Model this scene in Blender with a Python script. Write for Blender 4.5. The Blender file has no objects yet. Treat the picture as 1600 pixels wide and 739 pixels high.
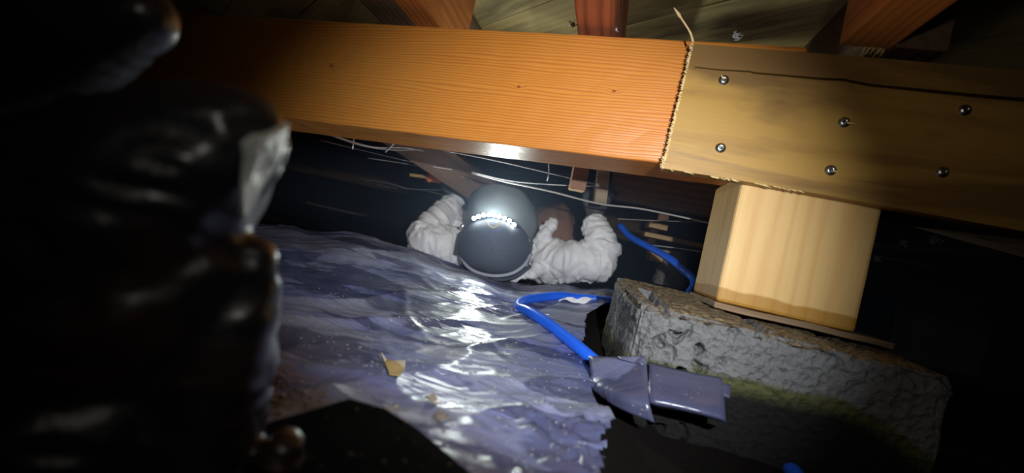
import bpy, bmesh, math, random
from mathutils import Vector, Matrix, noise, Euler
random.seed(7); noise.seed_set(7)
C = bpy.context.scene.collection
R = math.radians
# ------------------------------------------------------------------ camera
FPX, ROLL, ZC = 640.0, R(12.5), 0.13
CR, SR = math.cos(ROLL), math.sin(ROLL)
cam_d = bpy.data.cameras.new('camera'); cam = bpy.data.objects.new('camera', cam_d); C.objects.link(cam)
cam_d.sensor_width = 36; cam_d.lens = 36*FPX/1600; cam_d.clip_start = .01
cam.matrix_world = Matrix(((CR, -SR, 0, 0), (0, 0, -1, 0), (SR, CR, 0, ZC), (0, 0, 0, 1)))
cam_d.dof.use_dof = True; cam_d.dof.focus_distance = .62; cam_d.dof.aperture_fstop = 3.6
bpy.context.scene.camera = cam
# ------------------------------------------------------------------ world, lights, exposure
w = bpy.data.worlds.new('world'); bpy.context.scene.world = w; w.use_nodes = True
w.node_tree.nodes['Background'].inputs[0].default_value = (.5, .6, 1, 1)
w.node_tree.nodes['Background'].inputs[1].default_value = .007
def spot(name, loc, target, energy, size, blend, radius, color):
    l = bpy.data.lights.new(name, 'SPOT'); l.energy = energy; l.spot_size = R(size); l.spot_blend = blend
    l.shadow_soft_size = radius; l.color = color
    o = bpy.data.objects.new(name, l); C.objects.link(o); o.location = loc
    o.rotation_euler = (Vector(target)-Vector(loc)).to_track_quat('-Z', 'Y').to_euler(); return o
spot('torch_light', (.09, -.03, ZC+.085), (.05, .62, ZC+.0), 17.5, 76, .85, .006, (.92, .96, 1.0))
spot('torch_spill', (.03, -.12, ZC+.15), (.22, .62, ZC+.05), 1.1, 114, 1.0, .012, (1, .95, .86))
vs = bpy.context.scene.view_settings
vs.view_transform = 'Standard'; vs.look = 'None'; vs.gamma = 1; vs.exposure = 0.0
bpy.context.scene.cycles.use_denoising = True
# ------------------------------------------------------------------ photograph geometry helpers
def uw(px, py):
    dx, dy = px-800, py-369.5
    return dx*CR+dy*SR, -dx*SR+dy*CR
def W(px, py, Y):
    u, v = uw(px, py); return Vector((u*Y/FPX, Y, ZC-v*Y/FPX))
TH = R(13); DX = Vector((math.cos(TH), -math.sin(TH), 0)); DN = Vector((math.sin(TH), math.cos(TH), 0))
O0 = Vector((.2435, .468, 0))
def F(a, b, z): return O0+DX*a+DN*b+Vector((0, 0, z))
def on_b(px, py, b):                       # point on the vertical plane at offset b behind the beam face -> (a, z)
    d = W(px, py, 1)-Vector((0, 0, ZC)); c = Vector((0, 0, ZC))
    t = (b-(c-O0).dot(DN))/d.dot(DN); p = c+d*t
    return (p-O0).dot(DX), p.z
def on_z(px, py, z):
    u, v = uw(px, py); return W(px, py, (ZC-z)*FPX/v)
def on_z_ab(px, py, z):
    p = on_z(px, py, z)-O0; return p.dot(DX), p.dot(DN)
# ------------------------------------------------------------------ object helpers
def tag(o, label=None, cat=None, group=None, kind=None):
    if label: o['label'] = label
    if cat: o['category'] = cat
    if group: o['group'] = group
    if kind: o['kind'] = kind
    return o
def mesh_obj(name, me, mat, parent=None, smooth=False):
    o = bpy.data.objects.new(name, me); C.objects.link(o)
    if mat: me.materials.append(mat)
    if smooth: me.polygons.foreach_set('use_smooth', [True]*len(me.polygons))
    if parent: o.parent = parent
    return o
def bm_obj(name, bm, mat, parent=None, smooth=False):
    me = bpy.data.meshes.new(name); bm.normal_update(); bm.to_mesh(me); bm.free()
    return mesh_obj(name, me, mat, parent, smooth)
def empty(name, loc=(0, 0, 0), rot=(0, 0, 0)):
    o = bpy.data.objects.new(name, None); C.objects.link(o); o.location = loc; o.rotation_euler = rot
    o.empty_display_size = .02; return o
def bevel(o, w=.0012, seg=2):
    m = o.modifiers.new('bevel', 'BEVEL'); m.width = w; m.segments = seg; m.limit_method = 'ANGLE'; m.angle_limit = R(40); return o
def box_bm(sx, sy, sz, nx=1, ny=1, nz=1, rough=0, seed=0, z0=0):
    """box centred in x, y, from z0 up to z0+sz, faces divided, corners roughened"""
    bm = bmesh.new(); V = {}
    def v(i, j, k):
        if (i, j, k) not in V:
            p = Vector(((i/nx-.5)*sx, (j/ny-.5)*sy, z0+k/nz*sz))
            if rough: p += noise.noise_vector(p*30+Vector((seed*3.1, 7, 2)))*rough
            V[(i, j, k)] = bm.verts.new(p)
        return V[(i, j, k)]
    for i in range(nx):
        for j in range(ny):
            bm.faces.new((v(i, j, 0), v(i, j+1, 0), v(i+1, j+1, 0), v(i+1, j, 0)))
            bm.faces.new((v(i, j, nz), v(i+1, j, nz), v(i+1, j+1, nz), v(i, j+1, nz)))
    for i in range(nx):
        for k in range(nz):
            bm.faces.new((v(i, 0, k), v(i+1, 0, k), v(i+1, 0, k+1), v(i, 0, k+1)))
            bm.faces.new((v(i, ny, k), v(i, ny, k+1), v(i+1, ny, k+1), v(i+1, ny, k)))
    for j in range(ny):
        for k in range(nz):
            bm.faces.new((v(0, j, k), v(0, j, k+1), v(0, j+1, k+1), v(0, j+1, k)))
            bm.faces.new((v(nx, j, k), v(nx, j+1, k), v(nx, j+1, k+1), v(nx, j, k+1)))
    return bm
def fbox(name, a0, a1, b0, b1, z0, z1, mat, parent=None, rough=.0006, seed=0, div=.03, bev=.0012, tilt=0):
    """a timber laid out along the beam frame: origin at its base centre, local x along the beam"""
    sx, sy, sz = a1-a0, b1-b0, z1-z0
    n = lambda s: max(1, min(60, int(s/div)))
    bm = box_bm(sx, sy, sz, n(sx), n(sy), n(sz), rough, seed)
    o = bm_obj(name, bm, mat, parent); o.location = F((a0+a1)/2, (b0+b1)/2, z0)
    o.rotation_euler = Euler((0, tilt, -TH), 'XYZ')
    if bev: bevel(o, bev)
    return o
def tube_bm(pts, r, sides=10, closed_ends=True, bm=None):
    bm = bm or bmesh.new(); rings = []; pts = [Vector(p) for p in pts]
    rs = r if isinstance(r, (list, tuple)) else [r]*len(pts)
    up = Vector((0, 0, 1)); t0 = (pts[1]-pts[0]).normalized()
    nrm = t0.cross(up) if abs(t0.dot(up)) < .95 else t0.cross(Vector((1, 0, 0)))
    nrm.normalize()
    for i, p in enumerate(pts):
        t = (pts[min(i+1, len(pts)-1)]-pts[max(i-1, 0)]).normalized()
        nrm = (nrm-t*nrm.dot(t)).normalized(); bn = t.cross(nrm)
        rings.append([bm.verts.new(p+(nrm*math.cos(2*math.pi*k/sides)+bn*math.sin(2*math.pi*k/sides))*rs[i]) for k in range(sides)])
    for a, b in zip(rings, rings[1:]):
        for k in range(sides): bm.faces.new((a[k], a[(k+1) % sides], b[(k+1) % sides], b[k]))
    if closed_ends: bm.faces.new(rings[0][::-1]); bm.faces.new(rings[-1])
    return bm
def catmull(P, n=8):
    P = [Vector(p) for p in P]; Q = [P[0]*2-P[1]]+P+[P[-1]*2-P[-2]]; out = []
    for i in range(1, len(Q)-2):
        a, b, c, d = Q[i-1:i+3]
        for k in range(n):
            t = k/n; out.append(.5*((2*b)+(c-a)*t+(2*a-5*b+4*c-d)*t*t+(3*b-a-3*c+d)*t**3))
    out.append(P[-1]); return out
def lerp(a, b, t): return a+(b-a)*t
def interp(tbl, x):
    if x <= tbl[0][0]: return tbl[0][1]
    for (x0, y0), (x1, y1) in zip(tbl, tbl[1:]):
        if x <= x1:
            t = (x-x0)/(x1-x0); t = t*t*(3-2*t); return lerp(y0, y1, t)
    return tbl[-1][1]
def sstep(a, b, x):
    t = max(0, min(1, (x-a)/(b-a))); return t*t*(3-2*t)
# blobs: tapered chains fused into one skin
def chain_bm(bm, pts):
    for (p, r) in pts:
        bmesh.ops.create_icosphere(bm, subdivisions=2, radius=r, matrix=Matrix.Translation(p))
    for (p, r), (q, s) in zip(pts, pts[1:]):
        d = q-p; L = d.length
        if L < 1e-5: continue
        m = Matrix.Translation((p+q)/2) @ d.to_track_quat('Z', 'Y').to_matrix().to_4x4()
        bmesh.ops.create_cone(bm, cap_ends=True, segments=20, radius1=r, radius2=s, depth=L, matrix=m)
def fuse(name, chains, voxel, mat, parent=None, smooth_it=6, disp=None, origin=None, extra=None):
    bm = bmesh.new()
    for ch in chains: chain_bm(bm, [(Vector(p), r) for p, r in ch])
    if extra: extra(bm)
    me = bpy.data.meshes.new('tmp'); bm.to_mesh(me); bm.free()
    t = bpy.data.objects.new('tmp', me); C.objects.link(t)
    m = t.modifiers.new('r', 'REMESH'); m.mode = 'VOXEL'; m.voxel_size = voxel
    s = t.modifiers.new('s', 'SMOOTH'); s.iterations = smooth_it; s.factor = .6
    dg = bpy.context.evaluated_depsgraph_get()
    out = bpy.data.meshes.new_from_object(t.evaluated_get(dg)); out.name = name
    bpy.data.objects.remove(t); bpy.data.meshes.remove(me)
    if disp:
        vn = [v.normal.copy() for v in out.vertices]
        for v, n in zip(out.vertices, vn): v.co = v.co+n*disp(v.co, n)
    if origin is not None:
        out.transform(Matrix.Translation(-Vector(origin)))
    out.materials.clear()
    o = mesh_obj(name, out, mat, parent, True)
    if origin is not None: o.location = origin
    return o
# ------------------------------------------------------------------ material helpers
class NT:
    def __init__(s, name):
        s.m = bpy.data.materials.new(name); s.m.use_nodes = True; s.t = s.m.node_tree
        s.b = s.t.nodes['Principled BSDF']; s.out = s.t.nodes['Material Output']
    def n(s, typ, **k):
        nd = s.t.nodes.new(typ); ins = k.pop('ins', {})
        for a, v in k.items(): setattr(nd, a, v)
        for a, v in ins.items(): s.set(nd.inputs[a], v)
        return nd
    def set(s, sock, v):
        if isinstance(v, bpy.types.NodeSocket): s.t.links.new(v, sock)
        else: sock.default_value = v
    def math(s, op, a, b=0.0, c=None):
        nd = s.t.nodes.new('ShaderNodeMath'); nd.operation = op
        s.set(nd.inputs[0], a); s.set(nd.inputs[1], b)
        if c is not None: s.set(nd.inputs[2], c)
        return nd.outputs[0]
    def coord(s, scale=(1, 1, 1), loc=(0, 0, 0), src='Object', vary=False):
        tc = s.n('ShaderNodeTexCoord'); o = tc.outputs[src]
        if vary:
            oi = s.n('ShaderNodeObjectInfo'); a = s.n('ShaderNodeVectorMath', operation='SCALE'); s.set(a.inputs[0], (3.1, 5.7, 4.3)); s.set(a.inputs['Scale'], oi.outputs['Random'])
            b = s.n('ShaderNodeVectorMath', operation='ADD'); s.set(b.inputs[0], o); s.set(b.inputs[1], a.outputs[0]); o = b.outputs[0]
        mp = s.n('ShaderNodeMapping'); s.set(mp.inputs['Vector'], o); mp.inputs['Scale'].default_value = scale; mp.inputs['Location'].default_value = loc
        return mp.outputs[0]
    def noise(s, vec, scale, detail=4, rough=.55, dist=0):
        return s.n('ShaderNodeTexNoise', ins={'Vector': vec, 'Scale': scale, 'Detail': detail, 'Roughness': rough, 'Distortion': dist}).outputs[0]
    def ramp(s, fac, stops, mode='LINEAR'):
        r = s.n('ShaderNodeValToRGB'); s.set(r.inputs[0], fac); e = r.color_ramp.elements; r.color_ramp.interpolation = mode
        while len(e) < len(stops): e.new(.5)
        for el, (p, c) in zip(e, stops): el.position = p; el.color = c if len(c) == 4 else (*c, 1)
        return r.outputs[0]
    def mix(s, f, a, b, mode='MIX'):
        nd = s.n('ShaderNodeMix', data_type='RGBA', blend_type=mode)
        s.set(nd.inputs[0], f)
        for i, v in ((6, a), (7, b)): s.set(nd.inputs[i], v if isinstance(v, bpy.types.NodeSocket) else (*v[:3], 1))
        return nd.outputs[2]
    def bump(s, h, strength=.3, dist=.002):
        nd = s.n('ShaderNodeBump', ins={'Height': h, 'Strength': strength, 'Distance': dist}); s.set(s.b.inputs['Normal'], nd.outputs[0]); return nd
    def fin(s, col=None, rough=None, **k):
        if col is not None: s.set(s.b.inputs['Base Color'], col if isinstance(col, bpy.types.NodeSocket) else (*col[:3], 1))
        if rough is not None: s.set(s.b.inputs['Roughness'], rough)
        for a, v in k.items(): s.set(s.b.inputs[a.replace('_', ' ')], v)
        return s.m
def plain(name, col, rough=.5, bump=None, var=.25, **k):
    t = NT(name); v = t.coord(); n = t.noise(v, bump[0] if bump else 40, 5)
    c = t.mix(n, tuple(x*(1-var) for x in col), tuple(min(1, x*(1+var)) for x in col))
    if bump: t.bump(n, bump[1], bump[2])
    return t.fin(c, rough, **k)
def wood(name, light, dark, axis='x', freq=260, warp=.012, contrast=1.0, rough=.55, knots=(), foot_tone=None, fine=.4, patches=None, across='z', wet=0, bumpk=.25):
    """timber whose grain runs along axis; rings show as lines across the 'across' direction"""
    t = NT(name); ax = 'xyz'.index(axis); ac = 'xyz'.index(across)
    sc = [18, 18, 18]; sc[ax] = 1.6
    v = t.coord(tuple(sc), vary=True); n1 = t.noise(v, 1, 3, .5)
    sep = t.n('ShaderNodeSeparateXYZ', ins={'Vector': t.n('ShaderNodeTexCoord').outputs['Object']})
    pos = sep.outputs[ac]; other = sep.outputs[[i for i in range(3) if i not in (ax, ac)][0]]
    ph = t.math('ADD', pos, t.math('MULTIPLY', other, .35))
    ph = t.math('ADD', ph, t.math('MULTIPLY', t.math('SUBTRACT', n1, .5), warp*2))
    for (kx, kz, kr) in knots:
        du = t.math('SUBTRACT', sep.outputs[ax], kx); dv = t.math('SUBTRACT', pos, kz)
        d2 = t.math('ADD', t.math('MULTIPLY', t.math('MULTIPLY', du, du), .25), t.math('MULTIPLY', dv, dv))
        g = t.math('POWER', 2.718, t.math('MULTIPLY', d2, -1/(kr*kr)))
        ph = t.math('ADD', ph, t.math('MULTIPLY', g, kr*.9))
    # uneven ring spacing
    low = t.noise(t.coord((6, 6, 6) if ax != 0 else (.8, 9, 9), vary=True), 1, 2)
    s_ = t.math('SINE', t.math('MULTIPLY', ph, freq*2*math.pi/6.28*6.28/6.28))
    ring = t.math('POWER', t.math('MULTIPLY_ADD', s_, .5, .5), 2.0)
    fs = [420, 420, 420]; fs[ax] = 9
    fib = t.noise(t.coord(tuple(fs), vary=True), 1, 4, .6)
    f = t.math('ADD', t.math('MULTIPLY', ring, .65*contrast), t.math('MULTIPLY', t.math('SUBTRACT', fib, .5), fine*2))
    f = t.math('ADD', f, t.math('MULTIPLY', t.math('SUBTRACT', low, .5), .5))
    col = t.mix(t.n('ShaderNodeClamp', ins={'Value': f}).outputs[0], light, dark)
    for (kx, kz, kr) in knots:
        du = t.math('SUBTRACT', sep.outputs[ax], kx); dv = t.math('SUBTRACT', pos, kz)
        d2 = t.math('ADD', t.math('MULTIPLY', t.math('MULTIPLY', du, du), .5), t.math('MULTIPLY', dv, dv))
        g = t.math('POWER', 2.718, t.math('MULTIPLY', d2, -6/(kr*kr)))
        col = t.mix(g, col, tuple(x*.35 for x in dark))
    if patches:
        pc, ps, lo, hi, amt = patches
        vv = [ps*1.0]*3; vv[ax] = ps*.22
        pn = t.noise(t.coord(tuple(vv), vary=True), 1, 5, .6, .4)
        pm = t.ramp(pn, [(lo, (0, 0, 0)), (hi, (1, 1, 1))]); col = t.mix(t.math('MULTIPLY', pm, amt), col, pc)
    if foot_tone:                                # darker tone below a line: (height, colour, softness)
        h, sc_, so = foot_tone
        wob = t.noise(t.coord((14, 14, 3)), 1, 4)
        zz = t.math('ADD', sep.outputs[2], t.math('MULTIPLY', t.math('SUBTRACT', wob, .5), .014))
        m_ = t.math('SUBTRACT', 1.0, t.n('ShaderNodeMapRange', ins={'Value': zz, 'From Min': h-so, 'From Max': h+so}).outputs[0])
        col = t.mix(m_, col, t.mix(1.0, col, sc_, 'MULTIPLY'))
    bh = t.math('ADD', t.math('MULTIPLY', ring, -.5), fib)
    t.bump(bh, bumpk, .0012)
    r_ = t.math('ADD', rough-.1, t.math('MULTIPLY', fib, .2))
    if wet:
        wn = t.noise(t.coord((2.5, 14, 14), vary=True), 1, 4); wm = t.ramp(wn, [(.47, (0, 0, 0)), (.55, (1, 1, 1))])
        r_ = t.math('SUBTRACT', r_, t.math('MULTIPLY', wm, wet))
    return t.fin(col, r_)
M = {}
aR, zR = on_b(1035, 255, 0); aL, zL = on_b(450, 185, 0); sl = (zR-zL)/(aR-aL)
aE, _ = on_b(1275, 80, 0); aS = -2.6
def KN(px, py, rr):
    a, z = on_b(px, py, 0); return (a-(aE+aS)/2, z-(zR+sl*(a-aR)), rr)
M['beam'] = wood('orange fir', (.66, .245, .036), (.40, .085, .009), 'x', 1650, .020, .9, .42, knots=(KN(522, 103, .006), KN(816, 136, .004), KN(380, 104, .006), KN(966, 143, .004)), bumpk=.2, fine=.22, patches=((.72, .34, .075), 5, .45, .8, .5))
M['beam_under'] = M['beam']
M['plate'] = wood('olive plywood', (.42, .235, .045), (.27, .125, .022), 'x', 150, .035, .6, .5, patches=((.16, .08, .022), 11, .46, .55, .8), fine=.28, bumpk=.12)
M['post'] = wood('yellow pine', (.66, .42, .155), (.52, .27, .075), 'z', 330, .035, .6, .5, foot_tone=(.016, (.62, .5, .22), .0012), across='x', fine=.15, bumpk=.15)
M['splinter'] = wood('raw splinter', (.85, .66, .32), (.72, .48, .2), 'z', 300, .01, .5, .6)
M['joist_orange'] = wood('orange joist', (.70, .27, .07), (.42, .12, .025), 'y', 700, .02, .8, .55, across='x')
M['joist_red'] = wood('red joist', (.42, .13, .055), (.17, .04, .018), 'y', 520, .02, 1.1, .6, across='x')
M['joist_dark'] = wood('dark joist', (.13, .07, .035), (.06, .03, .015), 'y', 500, .03, .8, .7, across='x', patches=((.2, .13, .07), 9, .5, .7, .6))
M['joist_grey'] = wood('grey joist', (.21, .15, .085), (.10, .065, .04), 'y', 700, .02, 1, .7, across='x')
M['subfloor'] = wood('pale subfloor', (.52, .42, .17), (.33, .25, .09), 'x', 330, .03, .6, .6, across='y', patches=((.12, .09, .045), 10, .52, .66, .8))
M['old'] = wood('old timber', (.24, .15, .08), (.12, .07, .035), 'x', 500, .02, .9, .7)
M['old_v'] = wood('old upright timber', (.38, .30, .20), (.20, .15, .09), 'z', 220, .01, .9, .7, across='x')
M['brown_v'] = wood('brown upright timber', (.25, .12, .065), (.12, .05, .03), 'z', 160, .01, .9, .6, across='x')
M['tan'] = wood('tan block', (.60, .40, .20), (.42, .24, .10), 'x', 200, .01, .8, .6)
M['steel'] = plain('zinc screw', (.55, .55, .52), .3, Metallic=1.0)
M['dark_steel'] = plain('screw recess', (.04, .04, .045), .5)
M['white_wire'] = plain('white wire', (.75, .76, .8), .5)
M['grey_wire'] = plain('grey wire', (.42, .40, .37), .6)
M['black_wire'] = plain('black wire', (.10, .10, .11), .5)
M['fluff'] = plain('white insulation', (.8, .82, .88), .9, bump=(120, .5, .003))
M['pvc'] = plain('beige pipe', (.42, .36, .28), .5)
M['paper'] = plain('white scrap', (.8, .82, .88), .6)
# concrete, optionally with a shadow painted over its foot
def concrete(name, base, shade_z=None, crust=True):
    t = NT(name); v = t.coord(); n = t.noise(v, 28, 8, .65); n2 = t.noise(v, 160, 5, .7); vo = t.n('ShaderNodeTexVoronoi', ins={'Vector': v, 'Scale': 130}).outputs['Distance']
    col = t.mix(n, tuple(x*.72 for x in base), tuple(x*1.25 for x in base))
    col = t.mix(t.math('MULTIPLY', n2, .35), col, tuple(x*.45 for x in base))
    sep = t.n('ShaderNodeSeparateXYZ', ins={'Vector': t.n('ShaderNodeTexCoord').outputs['Object']})
    if shade_z is not None:
        z = t.math('ADD', sep.outputs[2], t.math('MULTIPLY', t.math('SUBTRACT', n, .5), .012))
        z = t.math('ADD', z, t.math('MULTIPLY', sep.outputs[0], -.07))
        z = t.math('ADD', z, t.math('MULTIPLY', t.math('POWER', t.math('MAXIMUM', t.math('SUBTRACT', sep.outputs[0], .05), 0.0), 1.5), 1.6))
        m1 = t.n('ShaderNodeMapRange', ins={'Value': z, 'From Min': shade_z, 'From Max': shade_z-.005}).outputs[0]
        m2 = t.n('ShaderNodeMapRange', ins={'Value': z, 'From Min': shade_z-.010, 'From Max': shade_z-.022}).outputs[0]
        col = t.mix(t.math('MULTIPLY', m1, .92), col, (.10, .105, .022)); col = t.mix(m2, col, (.004, .004, .0025))  # olive shadow edge, then black shadow, painted into the colour
    if crust:
        geo = t.n('ShaderNodeNewGeometry'); sn = t.n('ShaderNodeSeparateXYZ', ins={'Vector': geo.outputs['Normal']})
        up = t.ramp(sn.outputs[2], [(.45, (0, 0, 0)), (.72, (1, 1, 1))])
        cr = t.mix(t.ramp(n2, [(.4, (0, 0, 0)), (.62, (1, 1, 1))]), (.075, .045, .02), (.30, .22, .11))
        up = t.math('MULTIPLY', up, t.n('ShaderNodeMapRange', ins={'Value': sep.outputs[2], 'From Min': .122, 'From Max': .134}).outputs[0])
        col = t.mix(up, col, cr)
    t.bump(t.math('ADD', t.math('MULTIPLY', n2, 1.0), t.math('MULTIPLY', vo, .8)), 1.0, .009)
    return t.fin(col, .85)
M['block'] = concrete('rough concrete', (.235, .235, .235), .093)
M['pier'] = concrete('pier concrete', (.34, .33, .29), None, False)
# ground materials
def soil():
    t = NT('dark wet soil'); v = t.coord(); n = t.noise(v, 14, 8, .65); n2 = t.noise(v, 90, 5, .7)
    t.bump(t.math('ADD', n, t.math('MULTIPLY', n2, .5)), .6, .01)
    return t.fin(t.mix(n2, (.002, .0015, .0014), (.009, .006, .0045)), .9, Specular_IOR_Level=.15)
M['soil'] = soil()
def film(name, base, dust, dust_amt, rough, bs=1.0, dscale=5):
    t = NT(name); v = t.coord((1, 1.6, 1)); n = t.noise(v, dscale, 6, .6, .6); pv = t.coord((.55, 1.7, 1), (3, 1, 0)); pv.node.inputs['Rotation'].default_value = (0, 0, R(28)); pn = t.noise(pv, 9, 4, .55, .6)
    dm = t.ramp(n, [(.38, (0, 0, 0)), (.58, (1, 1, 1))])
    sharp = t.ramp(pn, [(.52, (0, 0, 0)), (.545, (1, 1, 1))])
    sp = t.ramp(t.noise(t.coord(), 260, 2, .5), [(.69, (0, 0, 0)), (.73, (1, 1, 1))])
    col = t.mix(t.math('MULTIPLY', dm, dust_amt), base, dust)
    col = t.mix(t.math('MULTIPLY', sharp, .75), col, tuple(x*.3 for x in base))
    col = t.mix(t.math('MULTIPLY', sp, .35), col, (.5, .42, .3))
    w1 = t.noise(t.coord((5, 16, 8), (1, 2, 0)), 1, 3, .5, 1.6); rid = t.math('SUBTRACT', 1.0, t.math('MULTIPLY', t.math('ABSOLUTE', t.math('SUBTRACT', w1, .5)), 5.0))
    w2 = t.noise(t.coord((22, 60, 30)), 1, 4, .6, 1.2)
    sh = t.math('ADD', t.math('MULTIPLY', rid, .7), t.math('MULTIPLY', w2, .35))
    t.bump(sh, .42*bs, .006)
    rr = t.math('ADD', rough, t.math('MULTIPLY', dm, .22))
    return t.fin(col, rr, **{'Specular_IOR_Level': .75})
M['film'] = film('grey-black polythene', (.135, .155, .33), (.21, .22, .25), .7, .22)
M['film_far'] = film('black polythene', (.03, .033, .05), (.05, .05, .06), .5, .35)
M['film_flap'] = film('silvery polythene', (.12, .13, .25), (.17, .16, .18), .4, .2, .5)
M['film_shadow'] = film('black cast shadow film', (.0015, .0015, .0022), (.003, .003, .004), .5, .6, .1)  # near-black colour paints a cast shadow over the sheet
M['film_shadow'].node_tree.nodes['Principled BSDF'].inputs['Specular IOR Level'].default_value = .03
M['wall'] = concrete('dark foundation', (.06, .06, .065), None, False)
M['hose'] = plain('blue tubing', (.02, .14, .85), .3, var=.1)
M['suit'] = plain('white coverall fabric', (.93, .95, 1.0), .5, bump=(45, .15, .004), var=.04)
M['cap'] = plain('dark cap fabric', (.075, .082, .11), .7, bump=(500, .3, .001), var=.15)
M['brim'] = plain('grey-green cap peak', (.15, .17, .165), .5, bump=(400, .2, .001), var=.1)
M['strap'] = plain('pale grey webbing', (.42, .47, .56), .6, bump=(500, .4, .001))
M['gold'] = plain('gold thread', (.75, .55, .12), .5)
M['snap'] = plain('steel snap', (.8, .8, .8), .25, Metallic=1.0)
M['black_glove'] = plain('black work glove', (.07, .075, .08), .6, bump=(200, .3, .002))
M['skin'] = plain('skin', (.55, .33, .24), .5, var=.06)
M['hair'] = plain('dark hair', (.03, .02, .015), .6)
M['orange'] = plain('orange plastic', (1.0, .26, .08), .4, var=.0)
M['grey_grip'] = plain('grey grip', (.10, .12, .14), .4)
M['mound'] = plain('brown earth', (.42, .235, .17), .7, bump=(12, .3, .01), var=.15)
def leather():
    t = NT('black leather'); v = t.coord(); n = t.noise(v, 26, 4, .5); n2 = t.noise(v, 420, 3, .6)
    br = t.ramp(t.noise(v, 17, 3, .5), [(.52, (0, 0, 0)), (.7, (1, 1, 1))])
    col = t.mix(br, (.016, .016, .019), (.055, .024, .011))
    t.bump(t.math('ADD', n, t.math('MULTIPLY', n2, .06)), .5, .004)
    return t.fin(col, .36, **{'Specular_IOR_Level': 1.0})
M['leather'] = leather()
def emit(name, col, s):
    t = NT(name); return t.fin((0, 0, 0), .5, Emission_Color=(*col, 1), Emission_Strength=s)
M['led'] = emit('white led', (.93, 1, .92), 35)
def clearmat():
    t = NT('water drop'); return t.fin((.55, .55, .62), .08, Transmission_Weight=.7, IOR=1.33)
M['drop'] = clearmat()
M['mud'] = plain('mud speck', (.27, .22, .17), .35)
M['leaf'] = plain('yellow-brown scrap', (.42, .30, .12), .4)

# ================================================================== STRUCTURE
# ground: dark wet soil, then the sheeting over it
CREST = [(-1.2, .02), (-.607, .025), (-.481, .038), (-.348, .055), (-.226, .049), (-.10, .030), (.022, .021), (.169, .042), (.245, .06), (.5, .06), (1.2, .05)]
def ground_h(x, y):
    c = interp(CREST, x*.95/max(.3, y) if y > .3 else x*3)
    up = sstep(.42, .95, y); dn = sstep(.97, 1.12, y)
    h = c*up*(1-dn)+.0*dn
    return h
def bowl(x, y):                        # torn-open pit left uncovered at the right front
    d = (Vector((x, y, 0))-O0); a, b = d.dot(DX), d.dot(DN)
    return sstep(-.16, -.04, a)*(1-sstep(-.02, .10, b))
def grid(name, xs, ys, hf, mat, keep=None, parent=None, smooth=True):
    bm = bmesh.new(); V = [[bm.verts.new((x, y, hf(x, y))) for y in ys] for x in xs]
    for i in range(len(xs)-1):
        for j in range(len(ys)-1):
            if keep and not keep((xs[i]+xs[i+1])/2, (ys[j]+ys[j+1])/2): continue
            bm.faces.new((V[i][j], V[i+1][j], V[i+1][j+1], V[i][j+1]))
    bmesh.ops.delete(bm, geom=[v for v in bm.verts if not v.link_faces], context='VERTS')
    return bm_obj(name, bm, mat, parent, smooth)
def fr(a, b, n): return [a+(b-a)*i/n for i in range(n+1)]
def soil_h(x, y):
    p = Vector((x, y, 0))
    return ground_h(x, y)-.014-.014*bowl(x, y)+noise.fractal(p*9, .8, 2, 4)*.006
gx = fr(-3.2, -1, 22)+fr(-1, 1.2, 110)[1:]+fr(1.2, 3.6, 24)[1:]
gy = fr(-.3, 1.4, 90)+fr(1.4, 4.6, 32)[1:]
tag(grid('floor', gx, gy, soil_h, M['soil']), kind='structure')
# far foundation walls
for nm, (x0, x1, y0, y1) in {'wall_back': (-3.3, 3.7, 4.5, 4.7), 'wall_left': (-3.3, -3.15, -.4, 4.6), 'wall_right': (3.5, 3.7, -.4, 4.6), 'wall_front': (-3.3, 3.7, -.5, -.35)}.items():
    o = bm_obj(nm, box_bm(x1-x0, y1-y0, .62, 1, 1, 1), M['wall']); o.location = ((x0+x1)/2, (y0+y1)/2, -.1); tag(o, kind='structure')

# ---- vapour barrier sheet
import itertools
def pt_in(poly, x, y):
    c = False; n = len(poly)
    for i in range(n):
        x0, y0 = poly[i]; x1, y1 = poly[(i+1) % n]
        if (y0 > y) != (y1 > y) and x < (x1-x0)*(y-y0)/(y1-y0)+x0: c = not c
    return c
tear_px = [(962, 452), (956, 491), (915, 499), (911, 530), (914, 549), (926, 562), (932, 585), (926, 606), (935, 618), (944, 631), (957, 639), (962, 652), (950, 660), (941, 668), (947, 680), (938, 694), (946, 712), (938, 726), (930, 760)]
RA, RB, RC = Matrix.Rotation(R(-30), 3, 'Z'), Matrix.Rotation(R(28), 3, 'Z'), Matrix.Rotation(R(75), 3, 'Z')
def wr(x, y):                         # wrinkle relief of the film: long folds in three directions, fine crumples
    p = Vector((x, y, 0)); w_ = noise.noise_vector(p*3.5)*.5
    q, q2, q3 = RA @ p, RB @ p, RC @ p
    rid = lambda v: max(0, 1-abs(noise.noise(v))*3.2)
    r1 = rid(Vector((q.x*3.5, q.y*13, 1.3))+w_); r2 = rid(Vector((q2.x*5, q2.y*20, 4.7))+w_*1.4); r4 = rid(Vector((q3.x*6, q3.y*16, 8.7))+w_)
    r5 = rid(Vector((q.x*16, q.y*44, 2.7))+w_*2)
    r3 = noise.noise(Vector((p.x*7, p.y*7, 9)))
    m = .5+.5*noise.noise(p*5+Vector((3, 3, 3)))*1.6
    s = 1-.5*sstep(.9, 1.1, y)
    return (r1**1.5*.0058+r2**1.5*.0030*m+r4**1.5*.0022*(1-m)+r5**2*.0012+r3*.005)*s
CE = on_z(905, 690, .012)
def sheet_h(x, y):
    k = math.exp(-(((x-CE.x)/.045)**2+((y-CE.y)/.10)**2)); p = Vector((x, y, 0))
    c = 0
    if k > .02:
        w_ = noise.noise_vector(p*20); c = (abs(noise.noise(p*24+w_))*2-.35)*.007+max(0, 1-abs(noise.noise(p*22+w_*2))*5)*.006
    return ground_h(x, y)+wr(x, y)+c*k
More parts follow.
